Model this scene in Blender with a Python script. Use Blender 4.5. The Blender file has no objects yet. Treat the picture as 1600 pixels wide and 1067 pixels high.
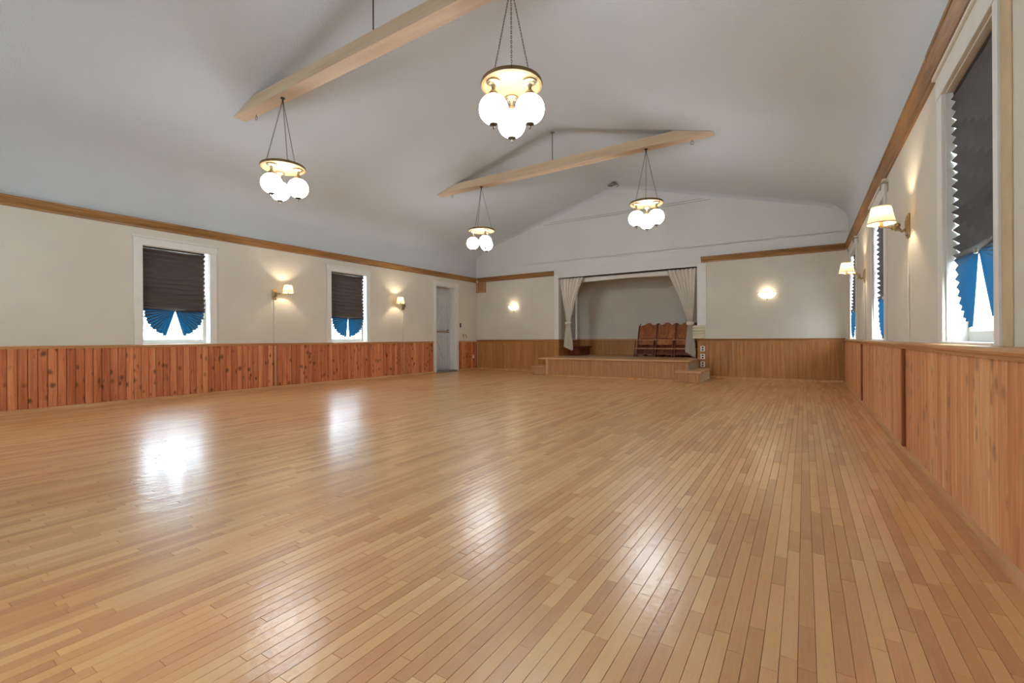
import bpy, bmesh, math, random
from mathutils import Vector, Matrix
R = random.Random(7)
rad = math.radians
C = bpy.context.scene.collection
SC = bpy.context.scene

# ------------------------------------------------------------------ camera, world, exposure
# Everything below is drawn in survey units and scaled to metres at the very end (S).
S = 0.73
CAM_H, YAW, ROLL, FPX, CY = 1.1, rad(32.618), rad(-0.335), 713.76, 529.48
FW = Vector((-math.sin(YAW), math.cos(YAW), 0)); RT = Vector((math.cos(YAW), math.sin(YAW), 0)); UP = Vector((0, 0, 1))
r2 = RT*math.cos(ROLL) + UP*math.sin(ROLL); u2 = -RT*math.sin(ROLL) + UP*math.cos(ROLL)
cd = bpy.data.cameras.new('camera'); cam = bpy.data.objects.new('camera', cd); C.objects.link(cam)
cd.sensor_width = 36; cd.lens = FPX/1600*36; cd.shift_y = (CY-533.5)/1600; cd.clip_start = .02; cd.clip_end = 500
cam.matrix_world = Matrix(((r2.x, u2.x, -FW.x, 0), (r2.y, u2.y, -FW.y, 0), (r2.z, u2.z, -FW.z, CAM_H), (0, 0, 0, 1)))
SC.camera = cam
def px(x, y, z):
    d = Vector((x, y, z-CAM_H)); f = d.dot(FW)
    return (800+FPX*d.dot(r2)/f, CY-FPX*d.dot(u2)/f) if f > .05 else None

SKY_STRENGTH, GLOBE_L, SHADE_W, BOWL_L = 17.0, 20.5, 9.0, 3.0
W = bpy.data.worlds.new('overcast_sky'); SC.world = W; W.use_nodes = True
bg = W.node_tree.nodes['Background']; bg.inputs[0].default_value = (.73, .87, 1, 1); bg.inputs[1].default_value = SKY_STRENGTH
vs = SC.view_settings; vs.view_transform = 'Standard'; vs.look = 'None'; vs.gamma = 1; vs.use_curve_mapping = False; vs.exposure = 0.66
try:
    SC.cycles.max_bounces = 10; SC.cycles.diffuse_bounces = 6; SC.cycles.transparent_max_bounces = 12
    SC.cycles.sample_clamp_indirect = 4; SC.cycles.caustics_reflective = False; SC.cycles.caustics_refractive = False
    SC.cycles.use_denoising = True
except Exception: pass

# ------------------------------------------------------------------ materials
def lin(r, g, b):
    f = lambda c: (c/255/12.92) if c/255 <= .04045 else ((c/255+.055)/1.055)**2.4
    return (f(r), f(g), f(b), 1)
class NT:
    def __init__(s, name):
        s.m = bpy.data.materials.new(name); s.m.use_nodes = True; s.t = s.m.node_tree; s.t.nodes.clear()
        s.out = s.n('ShaderNodeOutputMaterial')
    def n(s, t, **k):
        x = s.t.nodes.new(t)
        for a, v in k.items():
            if a.startswith('i_'):
                key = a[2:]; key = int(key) if key.isdigit() else key.replace('_', ' ')
                if hasattr(v, 'is_output'): s.t.links.new(v, x.inputs[key])
                else: x.inputs[key].default_value = v
            else: setattr(x, a, v)
        return x
    def math(s, op, a, b=0., c=None):
        x = s.n('ShaderNodeMath', operation=op)
        for i, v in enumerate((a, b) if c is None else (a, b, c)):
            if hasattr(v, 'is_output'): s.t.links.new(v, x.inputs[i])
            else: x.inputs[i].default_value = v
        return x.outputs[0]
    def vmul(s, v, xyz):
        return s.n('ShaderNodeVectorMath', operation='MULTIPLY', i_0=v, i_1=xyz).outputs[0]
    def vadd(s, a, b):
        return s.n('ShaderNodeVectorMath', operation='ADD', i_0=a, i_1=b).outputs[0]
    def noise(s, v, scale, detail=3., rough=.5):
        return s.n('ShaderNodeTexNoise', i_Vector=v, i_Scale=scale, i_Detail=detail, i_Roughness=rough).outputs['Fac']
    def ramp(s, f, stops):
        x = s.n('ShaderNodeValToRGB', i_0=f); e = x.color_ramp.elements
        while len(e) < len(stops): e.new(.5)
        for i, (p, c) in enumerate(stops): e[i].position = p; e[i].color = c
        return x.outputs[0]
    def mix(s, f, a, b, blend='MIX'):
        x = s.n('ShaderNodeMix', data_type='RGBA', blend_type=blend)
        for k, v in ((0, f), (6, a), (7, b)):
            if hasattr(v, 'is_output'): s.t.links.new(v, x.inputs[k])
            else: x.inputs[k].default_value = v
        return x.outputs[2]
    def pos(s): return s.n('ShaderNodeNewGeometry').outputs['Position']
    def orand(s): return s.n('ShaderNodeObjectInfo').outputs['Random']
    def bump(s, h, strength, dist=.01):
        return s.n('ShaderNodeBump', i_Height=h, i_Strength=strength, i_Distance=dist).outputs[0]
    def pbr(s, col, rough=.5, normal=None, **k):
        b = s.n('ShaderNodeBsdfPrincipled')
        def put(key, v):
            if hasattr(v, 'is_output'): s.t.links.new(v, b.inputs[key])
            else: b.inputs[key].default_value = v
        put('Base Color', col); put('Roughness', rough)
        if normal is not None: put('Normal', normal)
        for a, v in k.items(): put(a.replace('_', ' '), v)
        s.t.links.new(b.outputs[0], s.out.inputs[0]); return s.m
def plain(name, col, rough=.5, var=.06, **k):
    t = NT(name); n = t.noise(t.pos(), 9, 3)
    c0 = tuple(c*(1-var) for c in col[:3])+(1,); c1 = tuple(min(1, c*(1+var)) for c in col[:3])+(1,)
    return t.pbr(t.ramp(n, [(.3, c0), (.7, c1)]), rough, **k)
def plaster(name, col, coarse=38, amt=.35, rough=.85, mott=.05):
    t = NT(name); p = t.pos()
    n1 = t.noise(p, coarse, 4, .6); n2 = t.noise(p, 1.3, 3)
    c0 = tuple(c*(1-mott) for c in col[:3])+(1,); c1 = tuple(min(1, c*(1+mott)) for c in col[:3])+(1,)
    return t.pbr(t.ramp(n2, [(.3, c0), (.7, c1)]), rough, t.bump(n1, amt, .012))
def wood(name, dark, mid, light, grain='z', knots=0., rough=.45, var=.5, fine=60, bump=.12, knotcol=(.035, .010, .005, 1), spec=.35, island=False):
    t = NT(name); p = t.pos(); r = t.orand()
    if island:
        r = t.math('FRACT', t.math('ADD', r, t.n('ShaderNodeNewGeometry').outputs['Random Per Island']))
    off = t.n('ShaderNodeCombineXYZ', i_0=t.math('MULTIPLY', r, 31.7), i_1=t.math('MULTIPLY', r, 17.3), i_2=t.math('MULTIPLY', r, 53.1)).outputs[0]
    q = t.vadd(p, off)
    st = {'x': (.06, 1, 1), 'y': (1, .06, 1), 'z': (1, 1, .06)}[grain]
    g = t.noise(t.vmul(q, st), fine, 5, .6); g2 = t.noise(t.vmul(q, st), fine*.22, 3, .5)
    f = t.math('ADD', t.math('MULTIPLY', g, .5), t.math('MULTIPLY', g2, .5)); f = t.n('ShaderNodeMapRange', i_0=f, i_1=.30, i_2=.70, i_3=.16, i_4=.84).outputs[0]
    f = t.math('ADD', f, t.math('MULTIPLY', t.math('SUBTRACT', r, .5), var))
    c = t.ramp(f, [(.22, dark), (.5, mid), (.78, light)])
    if knots:
        kq = t.vadd(t.vmul(q, {'z': (1, 1, .75), 'y': (1, .75, 1), 'x': (.75, 1, 1)}[grain]), t.vmul(t.n('ShaderNodeTexNoise', i_Vector=q, i_Scale=14.).outputs['Color'], (.03, .03, .03)))
        d = t.math('MINIMUM', t.n('ShaderNodeTexVoronoi', i_Vector=kq, i_Scale=7.5).outputs['Distance'], t.math('MULTIPLY', t.n('ShaderNodeTexVoronoi', i_Vector=t.vmul(kq, (1.3, 1, .55)), i_Scale=11.).outputs['Distance'], 1.15))
        k = t.n('ShaderNodeMapRange', i_0=d, i_1=.08, i_2=.26, i_3=knots, i_4=0.).outputs[0]
        c = t.mix(k, c, knotcol)
    return t.pbr(c, rough, t.bump(g, bump, .004), Specular_IOR_Level=spec)

M = {}
M['wall'] = plaster('cream_plaster', lin(212, 205, 190), 30, .30)
M['ceiling'] = plaster('grey_white_stipple', lin(199, 205, 207), 60, .45, mott=.015)
M['gable'] = plaster('pale_gable_plaster', lin(218, 218, 214), 60, .3, mott=.02)
M['white'] = plain('white_paint', lin(222, 219, 210), .45, .03)
M['reveal'] = plain('reveal_paint', lin(205, 198, 184), .6, .05)
M['greydoor'] = plain('grey_white_paint', lin(196, 197, 196), .5, .04)
M['concrete'] = plain('grey_threshold', lin(120, 116, 110), .8, .15)
M['crown'] = wood('stained_moulding', lin(112, 78, 44), lin(146, 106, 62), lin(172, 130, 82), 'y', rough=.4, var=.12, bump=.05)
M['crownx'] = wood('stained_moulding_cross', lin(112, 78, 44), lin(146, 106, 62), lin(172, 130, 82), 'x', rough=.4, var=.12, bump=.05)
M['pineL'] = wood('red_brown_pine', lin(164, 88, 50), lin(196, 118, 72), lin(218, 146, 96), 'z', .8, .42, .35, 50)
M['pineR'] = wood('orange_brown_pine', lin(186, 120, 72), lin(212, 148, 98), lin(228, 176, 126), 'z', .5, .42, .28, 60)
M['panel'] = wood('walnut_panel', lin(150, 98, 48), lin(172, 118, 62), lin(190, 136, 78), 'z', 0, .4, .2, 60)
M['stagepanel'] = wood('stage_panel', lin(158, 108, 66), lin(176, 126, 82), lin(190, 144, 98), 'z', 0, .45, .15, 60)
M['deck'] = wood('stage_deck', lin(180, 132, 88), lin(198, 152, 108), lin(212, 170, 126), 'x', 0, .35, .2, 50)
M['oak'] = wood('light_trim_wood', lin(172, 120, 70), lin(192, 142, 92), lin(208, 162, 112), 'y', 0, .4, .15, 50)
M['oakz'] = wood('cord_strip_wood', lin(176, 130, 90), lin(196, 152, 112), lin(210, 170, 132), 'z', 0, .4, .15, 50)
M['brownstrip'] = wood('brown_strip_wood', lin(112, 58, 26), lin(136, 74, 36), lin(152, 88, 46), 'z', 0, .4, .2, 50)
M['beam'] = wood('cream_painted_beam', lin(198, 174, 146), lin(212, 190, 163), lin(221, 201, 176), 'x', 0, .6, .05, 20, bump=.05)
M['disc'] = wood('honey_wood_disc', lin(108, 84, 48), lin(120, 95, 57), lin(132, 106, 66), 'x', 0, .55, .1, 30, bump=.03)
M['seat'] = wood('mahogany_seat', lin(104, 50, 16), lin(146, 78, 30), lin(178, 108, 48), 'z', 0, .3, .3, 30, bump=.03, spec=.5)
M['seatdark'] = wood('mahogany_frame', lin(76, 32, 14), lin(108, 50, 22), lin(136, 70, 34), 'z', 0, .35, .3, 40, bump=.03)
M['redbox'] = wood('dark_red_box', lin(72, 26, 14), lin(100, 42, 22), lin(126, 58, 32), 'x', 0, .4, .3, 40, bump=.03)
M['brass'] = plain('aged_brass', lin(158, 139, 106), .38, .15, Metallic=.85)
M['pewter'] = plain('tarnished_pewter', lin(96, 88, 74), .55, .1, Metallic=.5)
M['nickel'] = plain('dull_nickel', lin(170, 160, 140), .35, .1, Metallic=.8)
M['chain'] = plain('dark_bronze', lin(78, 66, 52), .5, .1, Metallic=.6)
M['iron'] = plain('grey_iron', lin(140, 136, 128), .5, .1, Metallic=.4)
M['plastic'] = plain('ivory_plastic', lin(226, 220, 200), .4, .02)
M['black'] = plain('black_plastic', lin(34, 32, 30), .5, .1)
M['dark'] = plain('dark_gap', lin(40, 26, 14), .9, .1)
M['fabric'] = plain('off_white_drape', lin(236, 229, 218), .9, .03)
M['ivory'] = plain('ivory_slats', lin(222, 212, 186), .5, .05)
M['subfloor'] = plain('dark_subfloor', lin(46, 28, 14), .9, .2)
def mk_floor():
    t = NT('maple_strip'); p = t.pos()
    r = t.math('FRACT', t.math('ADD', t.orand(), t.n('ShaderNodeNewGeometry').outputs['Random Per Island']))
    off = t.n('ShaderNodeCombineXYZ', i_0=t.math('MULTIPLY', r, 31.7), i_1=t.math('MULTIPLY', r, 77.3), i_2=0.).outputs[0]
    q = t.vadd(p, off)
    g = t.noise(t.vmul(q, (1, .045, 1)), 150, 5, .65); blotch = t.noise(t.vmul(q, (1, .45, 1)), 9, 3, .5)
    f = t.math('ADD', t.math('MULTIPLY', g, .30), t.math('MULTIPLY', blotch, .30))
    f = t.math('ADD', t.math('MULTIPLY', f, .95), t.math('MULTIPLY', r, .46))
    c = t.ramp(f, [(.12, lin(168, 111, 65)), (.36, lin(200, 145, 90)), (.58, lin(214, 162, 103)), (.82, lin(226, 182, 125)), (.97, lin(226, 176, 104))])
    # amber tint patches and one darker worn spot near the left corner
    amb = t.n('ShaderNodeMapRange', i_0=t.noise(p, .55, 3, .6), i_1=.52, i_2=.68, i_3=0., i_4=.55).outputs[0]
    c = t.mix(amb, c, lin(255, 218, 160), 'MULTIPLY')
    d = t.n('ShaderNodeVectorMath', operation='LENGTH', i_0=t.vmul(t.vadd(t.vadd(p, (4.55, -6.78, 0)), t.vmul(t.n('ShaderNodeTexNoise', i_Vector=p, i_Scale=5.).outputs['Color'], (.22, .22, 0))), (1.6, .8, 0))).outputs['Value']
    c = t.mix(t.n('ShaderNodeMapRange', i_0=d, i_1=.18, i_2=.34, i_3=.6, i_4=0.).outputs[0], c, lin(170, 116, 52))
    wear = t.noise(p, 1.1, 3, .6); scuff = t.noise(t.vmul(p, (1, .3, 1)), 40, 4, .6)
    ro = t.n('ShaderNodeMapRange', i_0=t.math('ADD', t.math('MULTIPLY', wear, .6), t.math('MULTIPLY', scuff, .4)), i_1=.3, i_2=.7, i_3=.29, i_4=.40).outputs[0]
    h = t.math('ADD', t.math('MULTIPLY', t.noise(p, 22, 3, .5), .5), t.math('MULTIPLY', scuff, .3))
    nb = t.bump(h, .5, .006)
    return t.pbr(c, ro, nb, Specular_IOR_Level=.85, Coat_Weight=.55, Coat_Roughness=.19, Coat_Normal=nb)
M['floor'] = mk_floor()
def emis(name, col, s, mixd=None):
    t = NT(name); e = t.n('ShaderNodeEmission', i_0=col, i_1=s); t.t.links.new(e.outputs[0], t.out.inputs[0]); return t.m
M['globe'] = emis('lit_opal_glass', (.91, 1, 1.07, 1), GLOBE_L)
M['bowl'] = emis('lit_frosted_bowl', (1, .86, .62, 1), BOWL_L)
M['bulb'] = emis('lit_bulb', (1, .84, .58, 1), 40)
def mk_shade():
    t = NT('pleated_cream_shade'); 
    d = t.n('ShaderNodeBsdfDiffuse', i_0=lin(240, 226, 190)); tr = t.n('ShaderNodeBsdfTranslucent', i_0=lin(255, 228, 170))
    m = t.n('ShaderNodeMixShader', i_0=.11); t.t.links.new(d.outputs[0], m.inputs[1]); t.t.links.new(tr.outputs[0], m.inputs[2])
    t.t.links.new(m.outputs[0], t.out.inputs[0]); return t.m
M['shade'] = mk_shade()
def paper(name, col, trans, k):
    t = NT(name); b = t.n('ShaderNodeBsdfPrincipled', i_Base_Color=col, i_Roughness=.6); tr = t.n('ShaderNodeBsdfTranslucent', i_0=trans)
    m = t.n('ShaderNodeMixShader', i_0=k); t.t.links.new(b.outputs[0], m.inputs[1]); t.t.links.new(tr.outputs[0], m.inputs[2])
    t.t.links.new(m.outputs[0], t.out.inputs[0]); return t.m
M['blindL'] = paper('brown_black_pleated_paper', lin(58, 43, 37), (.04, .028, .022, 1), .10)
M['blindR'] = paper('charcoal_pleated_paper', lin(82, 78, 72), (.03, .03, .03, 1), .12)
M['fan'] = paper('painted_skylight_paper', lin(34, 52, 70), (.002, .020, .040, 1), .5)  # blue of sky light behind the blind, painted into the paper colour
def mk_glass():
    t = NT('window_glass'); tr = t.n('ShaderNodeBsdfTransparent', i_0=(.96, .98, .98, 1)); gl = t.n('ShaderNodeBsdfGlossy', i_Roughness=.02)
    f = t.n('ShaderNodeFresnel', i_IOR=t.math('SUBTRACT', 1.45, t.math('MULTIPLY', t.n('ShaderNodeNewGeometry').outputs['Backfacing'], 1.45-1/1.45))); m = t.n('ShaderNodeMixShader', i_0=f.outputs[0])
    t.t.links.new(tr.outputs[0], m.inputs[1]); t.t.links.new(gl.outputs[0], m.inputs[2]); t.t.links.new(m.outputs[0], t.out.inputs[0]); return t.m
M['glass'] = mk_glass()

# ------------------------------------------------------------------ mesh helpers
ORG = {}
class MB:
    def __init__(s): s.v = []; s.f = []
    def add(s, vs, fs):
        b = len(s.v); s.v += [tuple(p) for p in vs]; s.f += [tuple(b+i for i in q) for q in fs]; return s
    def box(s, x0, x1, y0, y1, z0, z1):
        x0, x1 = sorted((x0, x1)); y0, y1 = sorted((y0, y1)); z0, z1 = sorted((z0, z1))
        return s.add([(x0, y0, z0), (x1, y0, z0), (x1, y1, z0), (x0, y1, z0), (x0, y0, z1), (x1, y0, z1), (x1, y1, z1), (x0, y1, z1)],
                     [(3, 2, 1, 0), (4, 5, 6, 7), (0, 1, 5, 4), (1, 2, 6, 5), (2, 3, 7, 6), (3, 0, 4, 7)])
    def bbox(s, x0, x1, y0, y1, z0, z1, c=.004):
        """box with chamfered edges"""
        bm = bmesh.new(); x0, x1 = sorted((x0, x1)); y0, y1 = sorted((y0, y1)); z0, z1 = sorted((z0, z1))
        m = MB().box(x0, x1, y0, y1, z0, z1); vv = [bm.verts.new(p) for p in m.v]
        for f in m.f: bm.faces.new([vv[i] for i in f])
        bmesh.ops.bevel(bm, geom=bm.edges[:], offset=c, segments=1, affect='EDGES')
        bm.verts.index_update(); s.add([v.co[:] for v in bm.verts], [[v.index for v in f.verts] for f in bm.faces]); bm.free(); return s
    def prism(s, poly, axis, a, b):
        """poly: 2-D outline (counter-clockwise) swept along axis from a to b; x->(y,z) y->(x,z) z->(x,y)"""
        n = len(poly)
        def p3(p, t): return {'x': (t, p[0], p[1]), 'y': (p[0], t, p[1]), 'z': (p[0], p[1], t)}[axis]
        vs = [p3(p, a) for p in poly]+[p3(p, b) for p in poly]
        return s.add(vs, [tuple(range(n-1, -1, -1)), tuple(range(n, 2*n))]+[(i, (i+1) % n, n+(i+1) % n, n+i) for i in range(n)])
    def tube(s, path, r, n=8, cap=True):
        P = [Vector(p) for p in path]; rings = []
        for i, p in enumerate(P):
            t = (P[min(i+1, len(P)-1)]-P[max(i-1, 0)]).normalized()
            a = t.cross(Vector((0, 0, 1))); a = a.normalized() if a.length > .01 else Vector((1, 0, 0)); b = t.cross(a)
            rr = r[i] if isinstance(r, (list, tuple)) else r
            rings.append([p+(a*math.cos(2*math.pi*k/n)+b*math.sin(2*math.pi*k/n))*rr for k in range(n)])
        fs = [(i*n+k, i*n+(k+1) % n, (i+1)*n+(k+1) % n, (i+1)*n+k) for i in range(len(P)-1) for k in range(n)]
        if cap: fs += [tuple(range(n-1, -1, -1)), tuple((len(P)-1)*n+k for k in range(n))]
        return s.add([q for g in rings for q in g], fs)
    def lathe(s, prof, c=(0, 0, 0), n=24, axis='z'):
        """prof: list of (radius, height)"""
        vs = []; c = Vector(c)
        for (r, h) in prof:
            for k in range(n):
                a = 2*math.pi*k/n; p = (r*math.cos(a), r*math.sin(a), h)
                if axis == 'x': p = (p[2], p[0], p[1])
                if axis == 'y': p = (p[1], p[2], p[0])
                vs.append(c+Vector(p))
        fs = [(i*n+k, i*n+(k+1) % n, (i+1)*n+(k+1) % n, (i+1)*n+k) for i in range(len(prof)-1) for k in range(n)]
        return s.add(vs, fs)
    def sphere(s, c, r, n=24, m=14, sz=1.):
        return s.lathe([(max(1e-4, r*math.sin(math.pi*i/m)), -r*sz*math.cos(math.pi*i/m)) for i in range(m+1)], c, n)
    def build(s, name, mat, parent=None, smooth=None, loc=None):
        o0 = ORG.get(parent.name, Vector((0, 0, 0))) if parent else Vector((0, 0, 0))
        if parent is None or loc is not None:
            if loc is None:
                xs, ys, zs = zip(*s.v); loc = ((min(xs)+max(xs))/2, (min(ys)+max(ys))/2, min(zs))
            o1 = Vector(loc)
        else: o1 = o0
        me = bpy.data.meshes.new(name); me.from_pydata([Vector(p)-o1 for p in s.v], [], s.f); me.materials.append(mat)
        if smooth: me.shade_smooth(); me.set_sharp_from_angle(angle=rad(smooth))
        bm = bmesh.new(); bm.from_mesh(me); bmesh.ops.recalc_face_normals(bm, faces=bm.faces[:]); bm.to_mesh(me); bm.free()
        o = bpy.data.objects.new(name, me); C.objects.link(o)
        if parent: o.parent = parent; o.location = o1-o0
        else: o.location = o1
        ORG[o.name] = o1
        return o
def tag(o, label=None, cat=None, group=None, kind=None):
    for k, v in (('label', label), ('category', cat), ('group', group), ('kind', kind)):
        if v: o[k] = v
    return o
def thing(name, loc, label, cat, group=None):
    o = bpy.data.objects.new(name, None); o.empty_display_size = .1; C.objects.link(o); o.location = loc; ORG[o.name] = Vector(loc)
    return tag(o, label, cat, group)
def struct(name, mb, mat, parent=None, smooth=None):
    o = mb.build(name, mat, parent, smooth)
    if not parent: o['kind'] = 'structure'
    return o
def piece(name, mesh_obj, loc, parent, scale=None, rot=None):
    o = bpy.data.objects.new(name, mesh_obj.data); C.objects.link(o); o.parent = parent
    o.location = Vector(loc)-ORG.get(parent.name, Vector((0, 0, 0)))
    if scale: o.scale = scale
    if rot: o.rotation_euler = rot
    return o
def copy_tree(o, parent=None):
    c = o.copy(); C.objects.link(c); ORG[c.name] = ORG.get(o.name, Vector((0, 0, 0)))
    if parent: c.parent = parent
    for ch in list(o.children): copy_tree(ch, c)
    return c

# ------------------------------------------------------------------ room dimensions
XL, XR, YB, YF = -10.14, 0.90, 13.45, -1.40          # wall faces
RX, RZ, SLOPE = -4.72, 5.77, .272                     # ridge and roof slope
def ceil_z(x): return RZ-SLOPE*abs(x-RX)
CAPL, CAPB, CAPR = 1.036, 1.075, 1.046                # top of the wainscot caps
WINL = [(3.376, 4.49), (7.315, 8.42)]; WINR = [(3.55, 4.66), (7.68, 8.92), (11.62, 12.88)]
FILL_WIN = [(-8.3, -7.3), (-2.3, -1.3)]  # unseen windows added behind the camera for fill daylight
WZL, WZR = (1.03, 2.855), (1.04, 2.93)
DOOR = (11.24, 12.25, 0., 2.875)

def wall_grid(u0, u1, z0, z1, holes, front, back, axis):
    """solid wall with rectangular openings: front and back face cells, reveals and rims"""
    us = sorted({u0, u1}|{h[0] for h in holes}|{h[1] for h in holes}); zs = sorted({z0, z1}|{h[2] for h in holes}|{h[3] for h in holes})
    m = MB()
    def p(u, d, z): return (d, u, z) if axis == 'x' else (u, d, z)
    def solid(i, j):
        if not (0 <= i < len(us)-1 and 0 <= j < len(zs)-1): return False
        uc, zc = (us[i]+us[i+1])/2, (zs[j]+zs[j+1])/2
        return not any(h[0] < uc < h[1] and h[2] < zc < h[3] for h in holes)
    for i in range(len(us)-1):
        for j in range(len(zs)-1):
            if not solid(i, j): continue
            a, b, c, d = us[i], us[i+1], zs[j], zs[j+1]
            for q in (front, back): m.add([p(a, q, c), p(b, q, c), p(b, q, d), p(a, q, d)], [(0, 1, 2, 3)])
            for di, dj, e in ((-1, 0, ((a, c), (a, d))), (1, 0, ((b, c), (b, d))), (0, -1, ((a, c), (b, c))), (0, 1, ((a, d), (b, d)))):
                if not solid(i+di, j+dj):
                    m.add([p(e[0][0], front, e[0][1]), p(e[1][0], front, e[1][1]), p(e[1][0], back, e[1][1]), p(e[0][0], back, e[0][1])], [(0, 1, 2, 3)])
    bm = bmesh.new(); vv = [bm.verts.new(q) for q in m.v]
    for f in m.f: bm.faces.new([vv[i] for i in f])
    bmesh.ops.remove_doubles(bm, verts=bm.verts[:], dist=1e-5); bm.verts.index_update()
    m.v = [v.co[:] for v in bm.verts]; m.f = [tuple(v.index for v in f.verts) for f in bm.faces]; bm.free()
    return m

# ------------------------------------------------------------------ floor: strip boards
floor = struct('floor', MB().box(XL-.3, XR+.3, YF-.2, YB+.25, -.12, -.008), M['subfloor'])
def plank(x0, x1, y0, y1, tz0=0., tz1=0., c=.0009):
    # chamfered strip, side to side tilt of a fraction of a millimetre
    vs = [(x0, y0, -.009), (x1, y0, -.009), (x1, y1, -.009), (x0, y1, -.009),
          (x0, y0, tz0-c), (x1, y0, tz1-c), (x1, y1, tz1-c), (x0, y1, tz0-c),
          (x0+c, y0+c, tz0), (x1-c, y0+c, tz1), (x1-c, y1-c, tz1), (x0+c, y1-c, tz0)]
    fs = [(8, 9, 10, 11)]+[(4+i, 4+(i+1) % 4, 8+(i+1) % 4, 8+i) for i in range(4)]+[(i, (i+1) % 4, 4+(i+1) % 4, 4+i) for i in range(4)]
    return vs, fs
SW = .053
planks = []; x = XL-.06
while x < XR-.06:
    y = YF-.1-R.random()*.9; xe = min(x+SW, XR-.05)
    while y < YB+.2:
        L = R.choice((.3, .42, .55, .7, .85, 1.0, 1.3)) * R.uniform(.8, 1.2); ye = min(y+L, YB+.22)
        planks.append((x, xe, max(y, YF-.1), ye)); y = ye
    x += SW
def seen_area(p):
    c = [(p[0], p[2]), (p[1], p[2]), (p[1], p[3]), (p[0], p[3])]; q = [px(a, b, 0) for a, b in c]
    if any(k is None for k in q): return 0
    cl = [(min(1600, max(0, a)), min(1067, max(0, b))) for a, b in q]
    return abs(sum(cl[i][0]*cl[(i+1) % 4][1]-cl[(i+1) % 4][0]*cl[i][1] for i in range(4)))/2
order = sorted(range(len(planks)), key=lambda i: -seen_area(planks[i])); near = set(order[:300])
protos = []
for k in range(6):
    t0, t1 = R.uniform(-.00012, .00012), R.uniform(-.00012, .00012)
    m = MB(); m.add(*plank(-SW/2+.0006, SW/2-.0006, -.5, .5, t0, t1)); protos.append(m)
stuff = MB(); pm = [None]*6
for i, (a, b, c, d) in enumerate(planks):
    g = R.choice((.0004, .0006, .0009, .0013))
    if i in near and abs((b-a)-SW) < 1e-4:
        k = R.randrange(6); L = d-c-.0012
        if pm[k] is None:
            o = protos[k].build('floorboard', M['floor'], floor, loc=(0, 0, 0)); pm[k] = o
        else:
            o = bpy.data.objects.new('floorboard', pm[k].data); C.objects.link(o); o.parent = floor
        o.location = Vector(((a+b)/2, (c+d)/2, 0))-ORG[floor.name]; o.scale = (1, L, 1)
    else:
        stuff.add(*plank(a+g, b-g, c+.0006, d-.0006, R.uniform(-.00012, .00012), R.uniform(-.00012, .00012)))
o = stuff.build('floorboards', M['floor'], floor); o['kind'] = 'stuff'

# ------------------------------------------------------------------ ceiling with coves
def cove(xw, s):
    xw += s*.004
    """points from the wall top up to the slope; s = +1 for a wall on the left"""
    p0, p1 = Vector((xw, 3.325)), Vector((xw, 3.86)); xe = xw+s*.62; p3 = Vector((xe, ceil_z(xe)))
    p2 = Vector((xw+s*.02, ceil_z(xw)+.0)); out = [p0]
    for i in range(9):
        t = i/8; out.append(p1*(1-t)**2+p2*2*t*(1-t)+p3*t*t)
    return out
prof = cove(XL, 1)+[Vector((RX-.28, ceil_z(RX-.28))), Vector((RX-.1, ceil_z(RX)-.048)), Vector((RX+.1, ceil_z(RX)-.048)), Vector((RX+.28, ceil_z(RX+.28)))]+cove(XR, -1)[::-1]
m = MB(); n = len(prof); ys = [YF-.15, 4, 9, YB-.10]
for y in ys: m.v += [(p.x, y, p.y) for p in prof]
zb_ = [(p.x*1.0, YB-.03, p.y-.055 if abs(p.x-RX) < 5.3 else p.y) for p in prof]; m.v += zb_      # small cove into the gable
m.v += [(p.x, YB+.01, p.y-.16 if abs(p.x-RX) < 5.3 else p.y) for p in prof]
for j in range(5): m.f += [(j*n+i, j*n+i+1, (j+1)*n+i+1, (j+1)*n+i) for i in range(n-1)]
ceiling = struct('ceiling', m, M['ceiling'], smooth=50)
# roof deck above, keeps daylight out
m = MB()
for s in (-1, 1):
    e = RX+s*6.0
    m.prism([(RX, RZ+.05), (e, RZ+.05-SLOPE*6.0), (e, RZ+.25-SLOPE*6.0), (RX, RZ+.25)], 'y', YF-.4, YB+.2)
struct('trim_roof', m, M['ceiling'], ceiling)

# ------------------------------------------------------------------ walls
TOPW = 4.25
wl = struct('wall_left', wall_grid(YF-.3, YB+.2, -.1, TOPW, [(a, b, WZL[0], WZL[1]) for a, b in WINL]+[(DOOR[0], DOOR[1], -.1, DOOR[3])], XL, XL-.36, 'x'), M['wall'])
wr = struct('wall_right', wall_grid(YF-.3, YB+.2, -.1, TOPW, [(a, b, WZR[0], WZR[1]) for a, b in WINR], XR, XR+.3, 'x'), M['wall'])
OPX0, OPX1, OPZ0, OPZ1, DECK = -6.79, -2.49, .53, 3.08, .53
wb = struct('wall_back', wall_grid(XL-.3, XR+.3, -.1, 6.1, [(OPX0, OPX1, -.1, OPZ1)], YB, YB+.2, 'y'), M['wall'])
gable = MB()
m = MB(); m.prism([(XL-.02, 3.62), (XR+.02, 3.62), (XR+.02, ceil_z(XR)), (RX, RZ), (XL-.02, ceil_z(XL))], 'y', YB-.012, YB-.002)
struct('gable_plaster', m, M['gable'], wb)
# upper band above the picture rail is the grey-white of the ceiling
m = MB(); m.box(XL+.001, OPX0-.15, YB-.012, YB-.002, 3.25, 3.63); m.box(OPX0-.15, OPX1+.15, YB-.012, YB-.002, OPZ1+.03, 3.63); m.box(OPX1+.15, XR-.001, YB-.012, YB-.002, 3.25, 3.63)
struct('upper_band', m, M['gable'], wb)
wf = struct('wall_front', wall_grid(XL-.3, XR+.3, -.1, 6.1, [(a, b, 1.0, 2.9) for a, b in FILL_WIN], YF, YF-.3, 'y'), M['wall'])
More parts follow.
